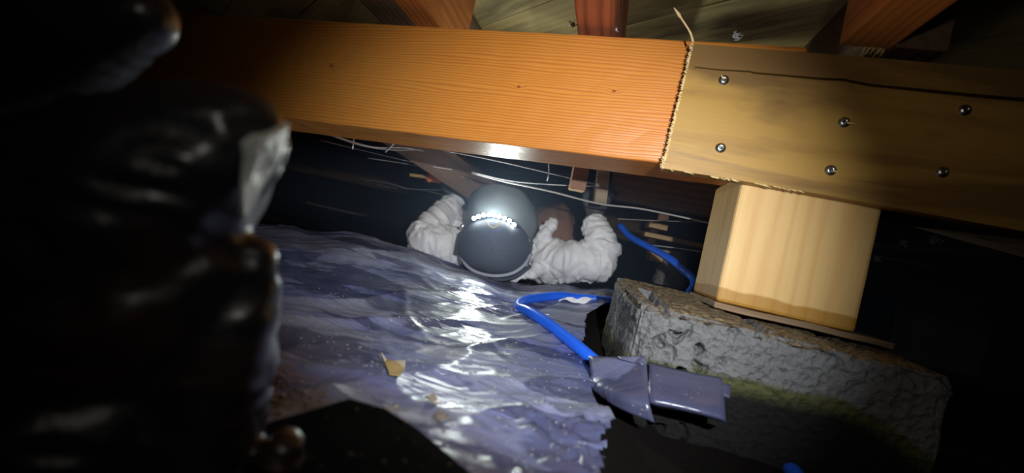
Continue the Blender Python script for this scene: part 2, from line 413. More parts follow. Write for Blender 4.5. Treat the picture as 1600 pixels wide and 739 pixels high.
tear = [(on_z(a, b, .01 if b > 500 else .02).x, on_z(a, b, .01 if b > 500 else .02).y) for a, b in tear_px]
tear = [(x, y) if y < 1.0 else (x, 1.0) for x, y in tear]
sheet_poly = [(-2.6, 1.16), (.42, 1.16), (.36, .85)]+tear+[(.06, -.05), (-2.6, -.05)]
def keep_sheet(x, y):
    j = noise.noise(Vector((x*90, y*90, 0)))*.003
    return pt_in(sheet_poly, x+j, y+j)
sx = fr(-2.6, -.8, 30)+fr(-.8, .5, 420)[1:]
sy = fr(-.05, .16, 12)+fr(.16, 1.18, 330)[1:]
sheet = grid('plastic_sheet', sx, sy, sheet_h, M['film'], keep_sheet)
tag(sheet, 'wrinkled grey-black plastic sheet, wet and dusty, spread over the crawl space ground', 'plastic sheet')
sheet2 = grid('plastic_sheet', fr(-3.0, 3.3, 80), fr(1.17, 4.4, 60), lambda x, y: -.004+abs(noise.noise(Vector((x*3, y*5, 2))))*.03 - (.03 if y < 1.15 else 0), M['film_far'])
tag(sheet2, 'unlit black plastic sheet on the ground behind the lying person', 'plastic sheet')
# flap standing against the block
def patch(name, rows, mat, parent=None, sub=6, th=.0004, jag=0):
    """curved film through rows of world points"""
    R_ = [catmull(r, sub) for r in rows]; cols = list(zip(*R_)); S = [catmull(c, sub) for c in cols]
    bm = bmesh.new(); V = []
    for i, c in enumerate(S):
        V.append([bm.verts.new(p+noise.noise_vector(p*40)*jag) for p in c])
    for i in range(len(V)-1):
        for j in range(len(V[0])-1): bm.faces.new((V[i][j], V[i][j+1], V[i+1][j+1], V[i+1][j]))
    o = bm_obj(name, bm, mat, parent, True); m = o.modifiers.new('s', 'SOLIDIFY'); m.thickness = th; return o
def WP(l): return [W(*q) for q in l]
def ZP(l): return [on_z(*q) for q in l]
fl = patch('torn_flap', [WP([(919, 556, .455), (965, 558, .43), (1009, 557, .415)]), WP([(923, 582, .43), (966, 588, .405), (1012, 592, .385)]), WP([(922, 605, .41), (968, 615, .375), (1014, 628, .36)]), WP([(935, 618, .40), (972, 640, .37), (1022, 660, .355)])], M['film_flap'], sheet, jag=.0006)
tag(fl, 'silvery torn strip of the sheet in front of the concrete block')
fl2 = patch('torn_flap', [WP([(1014, 566, .41), (1072, 580, .395), (1128, 590, .385)]), WP([(1014, 592, .385), (1074, 606, .375), (1130, 612, .37)]), WP([(1015, 628, .36), (1076, 640, .35), (1134, 655, .345)]), WP([(1025, 636, .385), (1078, 646, .38), (1134, 660, .37)])], M['film_flap'], sheet, jag=.0006)
tag(fl2, 'silvery torn strip curling downward beside the block')
fl3 = patch('folded_hem', [WP([(1010, 568, .408), (1070, 585, .395), (1143, 601, .385)]), WP([(1030, 574, .40), (1080, 596, .385), (1140, 622, .375)])], M['film_flap'], sheet)
fl4 = patch('folded_hem', [WP([(964, 556, .428), (1006, 557, .41)]), WP([(968, 560, .42), (1005, 570, .402)])], M['film_flap'], sheet)
# flat black piece added in place of a cast shadow at the front
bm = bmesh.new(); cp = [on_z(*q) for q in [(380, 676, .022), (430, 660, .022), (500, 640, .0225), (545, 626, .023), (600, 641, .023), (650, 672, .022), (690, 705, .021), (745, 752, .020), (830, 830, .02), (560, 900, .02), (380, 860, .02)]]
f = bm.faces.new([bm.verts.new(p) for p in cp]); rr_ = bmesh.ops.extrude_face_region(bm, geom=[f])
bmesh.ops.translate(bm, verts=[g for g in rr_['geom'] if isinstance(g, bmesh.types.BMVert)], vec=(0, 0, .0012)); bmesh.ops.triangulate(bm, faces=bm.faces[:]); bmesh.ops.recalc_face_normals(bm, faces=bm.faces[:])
bc = bm_obj('shadow_patch', bm, M['film_shadow'], sheet)
tag(bc, 'flat black patch standing for a cast shadow on the sheet')
# plastic inside the hose loop sticks up a little, clear piece
# droplets, mud specks
def specks(name, n, mat, rmin, rmax, region, flat=.5, seed=1):
    rnd = random.Random(seed); bm = bmesh.new()
    for _ in range(n):
        px, py = region(rnd); p = on_z(px, py, .012)
        if p.y > .98 or p.y < .1 or not pt_in(sheet_poly, p.x, p.y): continue
        r = rnd.uniform(rmin, rmax); h = sheet_h(p.x, p.y)
        m = Matrix.Translation((p.x, p.y, h+r*.05)) @ Matrix.Diagonal((1, rnd.uniform(.7, 1.2), flat, 1))
        bmesh.ops.create_icosphere(bm, subdivisions=1, radius=r, matrix=m)
    return tag(bm_obj(name, bm, mat, sheet, True), kind='stuff')
specks('water_drops', 420, M['drop'], .0006, .0018, lambda r: (r.uniform(430, 920), r.uniform(430, 735)), .5, 3)
specks('dirt_specks', 200, M['mud'], .0006, .0016, lambda r: (r.uniform(430, 900), r.gauss(560, 60)), .4, 5)
specks('mud_drops', 46, M['mud'], .0016, .0027, lambda r: (lambda t: (430+210*t+r.uniform(-6, 6), 588+38*t+r.gauss(0, 9)))(r.random()), .45, 8)
# bits lying on the sheet
def scrap(name, poly_px, mat, label, cat, z=.02, lift=.004, group=None):
    pts = [on_z(a, b, z) for a, b in poly_px]; c = sum(pts, Vector())/len(pts)
    base = sheet_h(c.x, c.y)
    bm = bmesh.new(); vs_ = [bm.verts.new((p.x-c.x, p.y-c.y, .0015+lift*random.random())) for p in pts]
    f = bm.faces.new(vs_); r_ = bmesh.ops.extrude_face_region(bm, geom=[f])
    bmesh.ops.translate(bm, verts=[g for g in r_['geom'] if isinstance(g, bmesh.types.BMVert)], vec=(0, 0, .001))
    bmesh.ops.triangulate(bm, faces=bm.faces[:])
    o = bm_obj(name, bm, mat); o.location = (c.x, c.y, base); return tag(o, label, cat, group)
scrap('dead_leaf', [(602, 512), (612, 522), (625, 527), (642, 525), (641, 537), (634, 545), (618, 541), (610, 528)], M['leaf'], 'yellow-brown curled leaf lying in the middle of the wet sheet', 'leaf', z=.03, lift=.003)
scrap('dead_leaf', [(672, 586), (684, 583), (692, 590), (696, 596), (684, 597), (674, 592)], M['mud'], 'small dark curled leaf right of and below the yellow-brown one', 'leaf')
scrap('dead_leaf', [(686, 617), (694, 612), (704, 622), (708, 628), (696, 629), (688, 625)], M['mud'], 'small dark curled leaf, frontmost of three on the sheet', 'leaf')

# ================================================================== BEAM, SPLICE, POST, BLOCK
aR, zR = on_b(1035, 255, 0); aL, zL = on_b(450, 185, 0)
sl = (zR-zL)/(aR-aL); tilt = -math.atan(sl)
aE, _ = on_b(1275, 80, 0); aS = -2.6
beam_len = aE-aS; HB = .150; TB = .089
def zb(a): return zR+sl*(a-aR)
bm = box_bm(beam_len, TB, HB, 120, 4, 8, .0007, 3, 0)
beam = bm_obj('support_beam', bm, M['beam']); beam.location = F((aE+aS)/2, TB/2, zb((aE+aS)/2)); beam.rotation_euler = Euler((0, tilt, -TH), 'XYZ')
bevel(beam, .0025); tag(beam, 'long orange timber beam with fine grain running across above the person', 'beam')
# second length meeting it behind the splice plate
b2 = fbox('support_beam', aE+.004, 2.4, .001, TB, .2485, .390, M['old'], rough=.0008, seed=5)
tag(b2, 'dark timber beam end continuing to the right behind the screwed splice plate', 'beam')
# chips lifting from the beam face
for (px, py, L_, an) in [(880, 75, .006, .3), (620, 139, .016, .05), (735, 138, .012, 0), (675, 160, .006, 1.2)]:
    a, z = on_b(px, py, -.0008); bm = box_bm(L_, .0014, .0016, 4, 1, 1, .0008, px)
    for v in bm.verts: v.co.z *= 1-abs(v.co.x)/L_*1.6
    o = bm_obj('chip', bm, M['joist_dark'], beam); o.matrix_parent_inverse = Matrix(); bpy.context.view_layer.update()
    o.matrix_world = Matrix.Translation(F(a, -.0008, z)) @ Euler((0, an, -TH), 'XYZ').to_matrix().to_4x4()
bpy.context.view_layer.update()
def keep_world(o, mw): o.matrix_basis = o.parent.matrix_world.inverted() @ mw
for o in [o for o in beam.children]: keep_world(o, Matrix.Translation(o.matrix_basis.translation) @ o.matrix_basis.to_3x3().to_4x4())
def attach(o, parent):
    """make o a part of parent, staying where it is"""
    bpy.context.view_layer.update(); mw = o.matrix_world.copy(); o.parent = parent; o.matrix_parent_inverse = Matrix(); o.matrix_basis = parent.matrix_world.inverted() @ mw; return o
# splice plate with a crack and a splintered sawn edge
PT = .018; pb = -PT
def P2(px, py): return on_b(px, py, pb)
out = []
rnd = random.Random(4)
A0, A1 = P2(1083, 68), P2(1036, 263)
n = 46
left = [(lerp(A0[0], A1[0], i/n)+rnd.uniform(-.0012, .0008), lerp(A0[1], A1[1], i/n)) for i in range(n+1)]
bot = [P2(1120, 276), P2(1250, 298), P2(1400, 325), P2(1600, 361)]; ext = .55
zbot, ztop = P2(1600, 361)[1], P2(1600, 111)[1]
aend = P2(1600, 361)[0]+ext
crack_px = [(1600, 156), (1540, 151), (1480, 145), (1420, 139), (1360, 133), (1328, 127), (1322, 125), (1280, 123), (1225, 118), (1178, 114), (1172, 112), (1120, 109), (1086, 105), (1084, 108)]
cr = [P2(*q) for q in crack_px]
top = [P2(1600, 111), P2(1400, 93), P2(1200, 77)]
gap = lambda i: .0016*(1-i/len(cr))+.0005
cu = [(a, z+gap(i)) for i, (a, z) in enumerate(cr)]; cl = [(a, z-gap(i)) for i, (a, z) in enumerate(cr)]
outline = left+bot+[(aend, zbot)]+[(aend, cl[0][1])]+cl+cu[::-1]+[(aend, cu[0][1]), (aend, ztop)]+top
ac = (A1[0]+aend)/2; zc0 = zbot
bm = bmesh.new(); vs_ = [bm.verts.new((a-ac, 0, z-zc0)) for a, z in outline]
f = bm.faces.new(vs_); res = bmesh.ops.extrude_face_region(bm, geom=[f])
bmesh.ops.translate(bm, verts=[g for g in res['geom'] if isinstance(g, bmesh.types.BMVert)], vec=(0, PT-.001, 0))
bmesh.ops.recalc_face_normals(bm, faces=bm.faces[:]); bmesh.ops.triangulate(bm, faces=bm.faces[:])
plate = bm_obj('splice_plate', bm, M['plate']); plate.location = F(ac, pb, zc0); plate.rotation_euler = (0, 0, -TH)
tag(plate, 'olive-brown plywood splice plate, cracked along its top, screwed over the beam joint', 'splice plate')
bpy.context.view_layer.update()
# raw sawn edge: a fringe of pale fibres
bm = bmesh.new()
for i in range(420):
    t = rnd.random(); a, z = lerp(A0[0], A1[0], t), lerp(A0[1], A1[1], t)
    p = F(a-.0004, pb+rnd.uniform(-.0008, .003), z); L_ = rnd.uniform(.001, .0034)*(1.6 if t > .9 or t < .05 else 1)
    q = p-DX*L_*rnd.uniform(.2, 1)+Vector((0, 0, rnd.uniform(-.6, .6)*L_))-DN*rnd.uniform(0, .5)*L_
    tube_bm([p+DX*.001, q], [.0007, .0002], 4, bm=bm)
for i in range(30):
    t = rnd.random()**.7; a, z = lerp(A1[0], bot[1][0], t), lerp(A1[1], bot[1][1], t)
    p = F(a, pb-.0003, z); tube_bm([p, p+DX*rnd.uniform(.002, .008)-Vector((0, 0, rnd.uniform(.0002, .002)))], [.0005, .0002], 4, bm=bm)
fib = bm_obj('splintered_edge', bm, M['splinter']); tag(fib, 'pale splintered sawn edge', kind='stuff'); attach(fib, plate)
p0, p1, p2, p3 = W(1083, 66, .455), W(1078, 50, .455), W(1064, 28, .452), W(1053, 12, .45)
sp = bm_obj('splinter', tube_bm(catmull([p0, p1, p2, p3], 5), [.0011]*6+[.0009]*5+[.0016, .0015, .0012, .0008, .0003], 6), M['splinter']); tag(sp, 'long pale splinter sticking up from the corner'); attach(sp, plate)
# screws
def screw(px, py, ang, chip):
    a, z = on_b(px, py, pb-.0006)
    bm = bmesh.new(); prof = [(0, -.0022), (.0026, -.0022), (.0030, -.0016), (.0044, -.0010), (.0046, 0), (.0046, .004)]
    S = 20; rings = [[bm.verts.new((r*math.cos(2*math.pi*k/S), y, r*math.sin(2*math.pi*k/S))) for k in range(S)] for r, y in [(r_*1.25, y_) for r_, y_ in prof[1:]]]
    # recess: inner ring pushed in
    inn = [bm.verts.new((.0016*math.cos(2*math.pi*k/S), -.0022, .0016*math.sin(2*math.pi*k/S))) for k in range(S)]
    deep = [bm.verts.new((.0012*math.cos(2*math.pi*k/S), -.0004, .0012*math.sin(2*math.pi*k/S))) for k in range(S)]
    seq = [deep, inn]+rings
    for A, B in zip(seq, seq[1:]):
        for k in range(S): bm.faces.new((A[k], A[(k+1) % S], B[(k+1) % S], B[k]))
    bm.faces.new(deep); bmesh.ops.recalc_face_normals(bm, faces=bm.faces[:])
    o = bm_obj('screw', bm, M['steel'], None, True); o.location = F(a, pb-.0003, z); o.rotation_euler = (0, ang, -TH); attach(o, plate)
    bm = box_bm(.0030, .0003, .0009, z0=-.00045); b3 = box_bm(.0009, .0003, .0030, z0=-.0015); me = bpy.data.meshes.new('t'); b3.to_mesh(me); bm.from_mesh(me); b3.free()
    d = bm_obj('screw_recess', bm, M['dark_steel'], o); d.location = (0, -.0023, 0)
    if chip:
        c = bm_obj('shaving', tube_bm([(0.001, -.001, 0), (.0045*chip, -.003, .0012), (.0085*chip, -.003, .003)], [.0008, .0009, .0003], 5), M['splinter'], o)
for q in [(1131, 125, .2, -.6), (1126, 231, 1, 0), (1319, 191, .5, 1), (1298, 266, .9, .5), (1508, 172, .3, 0), (1473, 269, 1.2, 0)]: screw(*q)
# post
PW, PD = .14, .126
post = fbox('wooden_post', 0, PW, 0.0, PD, .108, .255, M['post'], rough=.0004, seed=9, div=.014, bev=.004)
post.location.z = .1085; tag(post, 'short yellow pine post with a darker foot, standing on the concrete block', 'post')
for v in post.data.vertices:
    if v.co.z > .1 and v.co.y > -PD/2+.001 and False: v.co.z -= .01
# beam rests on the post: cut the post top under the beam
for v in post.data.vertices:
    if v.co.z > .002: v.co.z *= (zb(.07)-.1085)/.147
sh = fbox('packing_board', -.004, PW+.03, -.012, PD, .1015, .108, M['old'], rough=.0012, seed=2, div=.012)
tag(sh, 'thin dark rotten packing board between the post and the concrete block', 'packing board')
# concrete block
def rocky(name, a0, a1, b0, b1, z0, z1, mat, parent=None, step=.004, amp=.004, seed=0, pits=True):
    sx_, sy_, sz_ = a1-a0, b1-b0, z1-z0
    bm = box_bm(sx_, sy_, sz_, int(sx_/step), int(sy_/step), int(sz_/step))
    for v in bm.verts:
        p = v.co; q = p+Vector((seed, 0, 0)); hx, hy = sx_/2, sy_/2
        ex = max(0, abs(p.x)-(hx-.014))/.014; ey = max(0, abs(p.y)-(hy-.014))/.014; ez = max(0, p.z-(sz_-.012))/.012
        n_ = Vector(((1 if p.x > hx-1e-4 else -1 if p.x < -hx+1e-4 else 0), (1 if p.y > hy-1e-4 else -1 if p.y < -hy+1e-4 else 0), (1 if p.z > sz_-1e-4 else 0)))
        rd = (ex*ey+ex*ez+ey*ez)*.006*(1+noise.noise(q*25))
        d = noise.fractal(q*22, .9, 2.1, 4)*amp+noise.fractal(q*120, .8, 2, 3)*amp*.35
        if pits and p.y < 0:
            c1 = noise.noise(Vector((q.x*75+3, q.z*75, 2)))
            k = sstep(.35, .0, abs(p.x+hx*.62)/hx)*.9+.25*sstep(sz_*.6, sz_, p.z)
            d -= max(0, c1-.10)*.075*k
        v.co = p+n_*(d)-n_*rd
        if p.z > sz_-.02: v.co.z += (p.y/sy_)*.014-.006
        v.co.x -= (p.y+hy)*.12*(1 if p.x < 0 else 0)*(-p.x/hx)
    return bm_obj(name, bm, mat, parent)
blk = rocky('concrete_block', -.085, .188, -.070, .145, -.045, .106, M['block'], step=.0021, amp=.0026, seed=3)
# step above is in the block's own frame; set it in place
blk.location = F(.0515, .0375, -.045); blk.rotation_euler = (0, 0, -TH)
tag(blk, 'rough grey concrete block with pitted face and shadow painted on its foot, under the wooden post', 'concrete block')
def put_block(): pass
# ================================================================== FLOOR ABOVE: joists and diagonal boards
JZ0, JZ1 = .408, .541
def joist(a0, a1, b0, b1, mat, label, z0=JZ0, rough=.0008, seed=0):
    o = fbox('floor_joist', a0, a1, b0, b1, z0, JZ1, mat, rough=rough, seed=seed, div=.05, bev=.0015)
    return tag(o, label, 'joist', 'joists carrying the floor above')
joist(-.477, -.434, -.75, .14, M['joist_orange'], 'bright orange floor joist ending on the beam, beside a grey one', seed=1)
joist(-.537, -.4775, -.75, 3.9, M['joist_grey'], 'grey-brown weathered floor joist lapped against the bright orange joist', seed=2)
joist(-.227, -.181, -.75, 3.9, M['joist_red'], 'reddish floor joist crossing the middle of the beam, left of the long splinter', seed=3)
joist(.06, .108, -.75, -.012, M['joist_orange'], 'broad orange-brown floor joist with splintered end above the splice plate', seed=4)
joist(.109, .155, -.02, 3.9, M['joist_dark'], 'dark brown floor joist running back behind the broad orange-brown one', seed=5)
joist(-.87, -.82, -.75, -.005, M['joist_dark'], 'dark brown floor joist above the shaded left end of the beam', seed=6)
for k, (a, lb) in enumerate(((-2.2, 'farthest of three dark joists left of the shaded end joist'), (-1.75, 'middle of three dark joists left of the shaded end joist'), (-1.3, 'nearest of three dark joists left of the shaded end joist'),
        (.50, 'first dark joist right of the broad orange-brown one and its dark neighbour'), (.86, 'second dark joist right of the broad orange-brown one'), (1.3, 'third dark joist right of the broad orange-brown one'), (1.75, 'farthest dark joist at the right edge of the floor above'))):
    joist(a, a+.045, -.4, 3.6, M['joist_dark'], lb, seed=10+k)
# splintered end of the broad joist
bm = bmesh.new()
for i in range(60):
    a, b = rnd.uniform(.078, .107), -.012
    z = JZ0+abs(rnd.gauss(0, .006)); p = F(a, b-.002, z); tube_bm([p, p+DN*rnd.uniform(.004, .012)+Vector((0, 0, -rnd.uniform(0, .007)))], [.0012, .0003], 4, bm=bm)
o = bm_obj('splintered_end', bm, M['splinter']); tag(o, kind='stuff'); attach(o, bpy.data.objects['floor_joist.003'])
# boards
ceiling = empty('ceiling', (0, 2, JZ1)); tag(ceiling, kind='structure')
def clip(poly, x0, x1, y0, y1):
    for ax, lim, sgn in ((0, x0, 1), (0, x1, -1), (1, y0, 1), (1, y1, -1)):
        res = []
        for p, q in zip(poly, poly[1:]+poly[:1]):
            ip, iq = (p[ax]-lim)*sgn >= 0, (q[ax]-lim)*sgn >= 0
            if ip: res.append(p)
            if ip != iq: res.append(p.lerp(q, (lim-p[ax])/(q[ax]-p[ax])))
        poly = res
        if not poly: return poly
    return poly
A34 = R(-34); bdir = DX*math.cos(A34)+DN*math.sin(A34); bnor = DX*-math.sin(A34)+DN*math.cos(A34); BW = .1215
for k in range(-24, 38):
    s0 = -.03+BW*k; base = O0+bnor*s0
    poly = clip([base-bdir*9, base+bdir*9, base+bdir*9+bnor*(BW-.0025), base-bdir*9+bnor*(BW-.0025)], -3.15, 3.5, -.35, 4.5)
    if len(poly) < 3: continue
    c = sum(poly, Vector())/len(poly); bm = bmesh.new(); zz = rnd.uniform(0, .0025)
    rot = Matrix.Rotation(-math.atan2(bdir.y, bdir.x), 3, 'Z')
    f = bm.faces.new([bm.verts.new((rot @ (p-c))+Vector((0, 0, zz))) for p in poly])
    r_ = bmesh.ops.extrude_face_region(bm, geom=[f]); bmesh.ops.translate(bm, verts=[g for g in r_['geom'] if isinstance(g, bmesh.types.BMVert)], vec=(0, 0, .018))
    bmesh.ops.recalc_face_normals(bm, faces=bm.faces[:])
    o = bm_obj('floorboard', bm, M['subfloor'], ceiling); o.location = c-Vector((0, 2, 0)); o.rotation_euler = (0, 0, math.atan2(bdir.y, bdir.x))
def stick(name, p, q, wd, th, mat, label, cat, roll=0, group=None, jig=.0006):
    """timber between two points; local x along it"""
    d = q-p; L = d.length; nx = max(2, int(L/.03))
    bm = box_bm(L, th, wd, nx, 1, 2, jig, len(name), z0=-wd/2)
    o = bm_obj(name, bm, mat); o.location = (p+q)/2
    x = d.normalized(); y = Vector((0, 0, 1)).cross(x); y = y.normalized() if y.length > .1 else Vector((0, 1, 0)); z = x.cross(y)
    o.rotation_euler = (Matrix((x, y, z)).transposed() @ Matrix.Rotation(roll, 3, 'X')).to_euler()
    bevel(o, .001); return tag(o, label, cat, group)
M['brace'] = wood('brace timber', (.22, .14, .10), (.12, .07, .05), 'x', 120, .03, .8, .6)
stick('diagonal_brace', W(560, 160, .80), W(765, 305, 1.1), .075, .03, M['brace'], 'brown diagonal timber brace running down from the beam behind the cap', 'brace', roll=R(35))
stick('short_timber', W(901, 297, .80), W(915, 225, .80), .030, .028, M['brown_v'], 'short reddish-brown timber stub hanging behind the beam, with pale cut end', 'timber')
o = bm_obj('cut_end', box_bm(.001, .026, .027, z0=-.0135), M['tan'], bpy.data.objects['short_timber']); o.location = (-bpy.data.objects['short_timber'].dimensions.x/2-.0006, 0, 0); tag(o, 'pale sawn end')
stick('timber_upright', W(937, 318, .90), W(950, 200, .90), .026, .02, M['old_v'], 'narrow grey weathered upright timber right of the hanging stub', 'timber')
stick('far_girder', Vector((-2.4, 2.75, .31)), Vector((3.2, 1.5, .31)), .15, .09, M['old'], 'dark old girder in the distance running parallel to the orange beam', 'beam')
stick('cross_timber', W(955, 285, 1.05), W(1180, 325, .98), .085, .04, M['old'], 'rough dark brown timber behind the beam, left of the wooden post', 'timber')
stick('leaning_timber', W(1395, 318, .62), W(1700, 395, .50), .045, .035, M['brace'], 'grey-brown rough timber low behind the right part of the splice plate', 'timber')
# far pier with shims, left of the post
pr = rocky('concrete_pier', -.028, .030, -.03, .03, 0, .10, M['pier'], step=.006, amp=.002, seed=9, pits=False)
pp = W(1046, 440, 1.12); pr.location = (pp.x, pp.y, pp.z-.012); pr.rotation_euler = (0, 0, -TH)
for v in pr.data.vertices: v.co.x *= 1.25-2.6*v.co.z; v.co.y *= 1.1
tag(pr, 'small pale concrete pier in the background between the worker and the post', 'pier')
def blockw(name, px0, py0, px1, py1, Y, dep, mat, label, cat='wood block', group=None):
    p, q = W(px0, py0, Y), W(px1, py1, Y); cx, cz = (p.x+q.x)/2, (p.z+q.z)/2
    sx_, sz_ = abs(q.x-p.x), abs(q.z-p.z)
    o = bm_obj(name, box_bm(sx_, dep, sz_, 3, 2, 2, .0008, px0, z0=0), mat); o.location = (cx, Y+dep/2, cz-sz_/2); o.rotation_euler = (0, 0, -TH*.6)
    bevel(o, .001); return tag(o, label, cat, group)
blockw('wood_block', 1022, 387, 1062, 417, 1.11, .06, M['tan'], 'tan wood block resting on the small background pier')
blockw('packing_timber', 1012, 362, 1115, 392, 1.10, .05, M['tan'], 'orange-tan timber laid over the tan block, ending behind the post')
blockw('wood_block', 1018, 346, 1044, 361, 1.10, .05, M['tan'], 'small tan wood block on top of the orange-tan timber')
blockw('wood_block', 1034, 322, 1044, 347, 1.13, .02, M['brown_v'], 'thin upright brown wood block behind the small tan one')
# far right pier pieces
blockw('concrete_pier', 1474, 448, 1528, 590, 1.35, .09, M['pier'], 'taller grey concrete pier in the dark far right background', 'pier')
blockw('concrete_pier', 1440, 472, 1460, 580, 1.33, .08, M['pier'], 'lower concrete pier just left of the taller far right one', 'pier')
blockw('fallen_plank', 478, 318, 562, 334, 1.9, .1, M['pier'], 'dusty grey plank lying in the dark distance left of the worker', 'plank')
# pipe, wires
def wire(name, pts, r, mat, label, cat='wire', n=6, group=None, sides=8):
    P = catmull(WP(pts), n); c = P[0].copy(); o = bm_obj(name, tube_bm([p-c for p in P], r, sides), mat, None, True); o.location = c
    return tag(o, label, cat, group)
wire('drain_pipe', [(1355, 383, 1.2), (1480, 391, 1.18), (1700, 398, 1.12)], .0085, M['pvc'], 'thin beige pipe running right from behind the post', 'pipe', sides=14)
wire('wire', [(505, 207, .78), (560, 226, .8), (610, 234, .84), (655, 234, .88)], .0011, M['white_wire'], 'upper bright white wire of the pair sagging under the left half of the beam')
wire('wire', [(515, 210, .76), (580, 229, .8), (630, 231, .84), (662, 236, .88)], .0009, M['white_wire'], 'lower bright white wire of the sagging pair under the left half of the beam')
wire('wire', [(500, 219, .95), (600, 243, .95), (670, 259, .95), (706, 265, .96)], .0010, M['white_wire'], 'long straight white wire sloping below the sagging pair, left of the brace')
wire('wire', [(575, 247, 1.0), (640, 257, 1.0), (690, 268, 1.0), (737, 281, 1.0)], .0008, M['grey_wire'], 'thin grey wire beside the long straight one, reaching the brace')
wire('wire', [(692, 235, .82), (770, 250, .83), (860, 271, .85), (930, 288, .88)], .0010, M['white_wire'], 'white wire sloping from beam underside over the cap to the grey upright')
wire('wire', [(737, 269, .86), (800, 283, .86), (870, 289, .87), (932, 291, .88)], .0010, M['white_wire'], 'white wire passing just above the cap peak to the grey upright')
wire('cable', [(737, 270, .86), (790, 284, .87), (860, 299, .87), (935, 318, .86), (1000, 326, .84), (1060, 338, .82), (1120, 351, .80)], .0018, M['grey_wire'], 'pale grey cable drooping from the brace across to the wooden post', 'cable')
wire('cable', [(575, 281, 1.05), (610, 287, 1.05), (640, 295, 1.06), (690, 297, 1.08)], .0012, M['black_wire'], 'upper dark cable hanging left of the orange-collared tool', 'cable')
wire('cable', [(560, 278, 1.12), (610, 293, 1.12), (660, 297, 1.12), (720, 312, 1.14)], .0012, M['black_wire'], 'lower dark cable hanging left of the worker sleeve', 'cable')
wire('wire', [(965, 342, 1.0), (1030, 345, 1.0), (1100, 347, 1.0)], .0010, M['grey_wire'], 'thin grey wire just under the drooping cable, left of the post')
wire('wire', [(1018, 383, 1.05), (1060, 388, 1.0), (1100, 394, .95)], .0010, M['white_wire'], 'pale wire crossing the tan timbers left of the post')
wire('wire', [(1350, 340, 1.0), (1440, 347, 1.0), (1530, 352, .98)], .0012, M['white_wire'], 'pale wire highest behind the post on its right side')
wire('wire', [(1350, 388, 1.0), (1375, 383, 1.0), (1400, 382, 1.0), (1460, 378, 1.0)], .0009, M['grey_wire'], 'short thin wire with white insulation tufts right of the post')
wire('wire', [(1366, 400, .9), (1410, 408, .9), (1470, 419, .9)], .0013, M['white_wire'], 'short straight pale wire below the beige pipe')
wire('wire', [(1355, 440, 1.1), (1400, 462, 1.1), (1460, 468, 1.1)], .0008, M['grey_wire'], 'faint thin wire sagging toward the far right piers')
for pts, lb in [([(553, 215, .8), (552, 224, .8), (551, 233, .8)], 'short white wire tie hanging leftmost under the beam'), ([(616, 224, .82), (608, 232, .82), (602, 238, .82)], 'short white nail-like wire end under the left half of the beam'),
                ([(857, 254, .8), (858, 268, .8), (855, 283, .8)], 'white dripping strand hanging from the beam edge right of the cap')]:
    wire('hanging_strand', pts, .0012, M['white_wire'], lb, 'strand', n=3)
def tuft(px, py, Y, s, label):
    bm = bmesh.new(); rr = random.Random(px); c = W(px, py, Y)
    for i in range(26):
        p = Vector((rr.gauss(0, s*.5), rr.gauss(0, s*.4), rr.gauss(0, s*.35)))
        d = Vector((rr.gauss(0, 1), rr.gauss(0, 1), rr.gauss(0, 1))).normalized()*s*rr.uniform(.3, 1)
        tube_bm([p, p+d*.5, p+d], [s*.10, s*.12, s*.03], 4, bm=bm)
    for i in range(5): bmesh.ops.create_icosphere(bm, subdivisions=1, radius=s*rr.uniform(.25, .4), matrix=Matrix.Translation((rr.gauss(0, s*.4), 0, rr.gauss(0, s*.25))))
    for v in bm.verts: v.co += noise.noise_vector(v.co*300)*s*.15
    o = bm_obj('insulation_tuft', bm, M['fluff']); o.location = c; tag(o, label, 'insulation', 'tufts of white insulation')
for t_ in [(1411, 379, .99, .010, 'white insulation tuft caught on the wire right of the post, left of a larger one'), (1461, 376, .99, .013, 'largest white insulation tuft, right of the post above the beige pipe'), (1370, 406, .98, .010, 'white insulation tuft tight against the right edge of the post'),
           (1149, 57, .56, .006, 'white insulation tuft on the beam top, right of the long splinter'), (895, 38, .55, .005, 'white insulation tuft at the left foot of the reddish joist'), (961, 46, .54, .003, 'tiny white insulation tuft at the right foot of the reddish joist'),
           (934, 289, .87, .005, 'white insulation tuft where wires meet the grey upright timber'), (1452, 52, .50, .0035, 'small white insulation tuft on the dark joist at upper right')]: tuft(*t_)
# ================================================================== BLUE HOSE
def Z(px, py, z): return on_z(px, py, z)
hp = [W(968, 352, 1.06), W(985, 370, 1.02), W(1012, 385, .96), W(1040, 400, .90), W(1066, 420, .85), W(1085, 446, .80), F(-.02, .20, .05), F(-.06, .19, .045), W(985, 474, .80), W(955, 471, .80), W(915, 466, .80), W(880, 467, .79), W(845, 474, .76), W(815, 484, .71), W(806, 498, .665), W(822, 512, .62), W(868, 536, .555), W(925, 566, .49), W(985, 600, .455), W(1040, 640, .43), F(.0, -.05, -.10), F(.08, -.03, -.09), Z(1212, 708, -.031), Z(1234, 732, -.028), Z(1262, 775, -.032), Z(1290, 830, -.05)]
P = catmull(hp, 8); c = P[0].copy()
for i, p in enumerate(P):
    if 85 < i < 136: p.z = max(p.z, sheet_h(p.x, p.y)+.007)
for _ in range(12):
    zs = [p.z for p in P]
    for i in range(70, 150): P[i].z = max(zs[i]*.5+(zs[i-1]+zs[i+1])*.25, sheet_h(P[i].x, P[i].y)+.004 if 85 < i < 136 else -9)
hose = bm_obj('blue_hose', tube_bm([p-c for p in P], .0082, 16), M['hose'], None, True); hose.location = c
tag(hose, 'bright blue plastic water tubing looping over the sheet and under its torn flap', 'tubing')
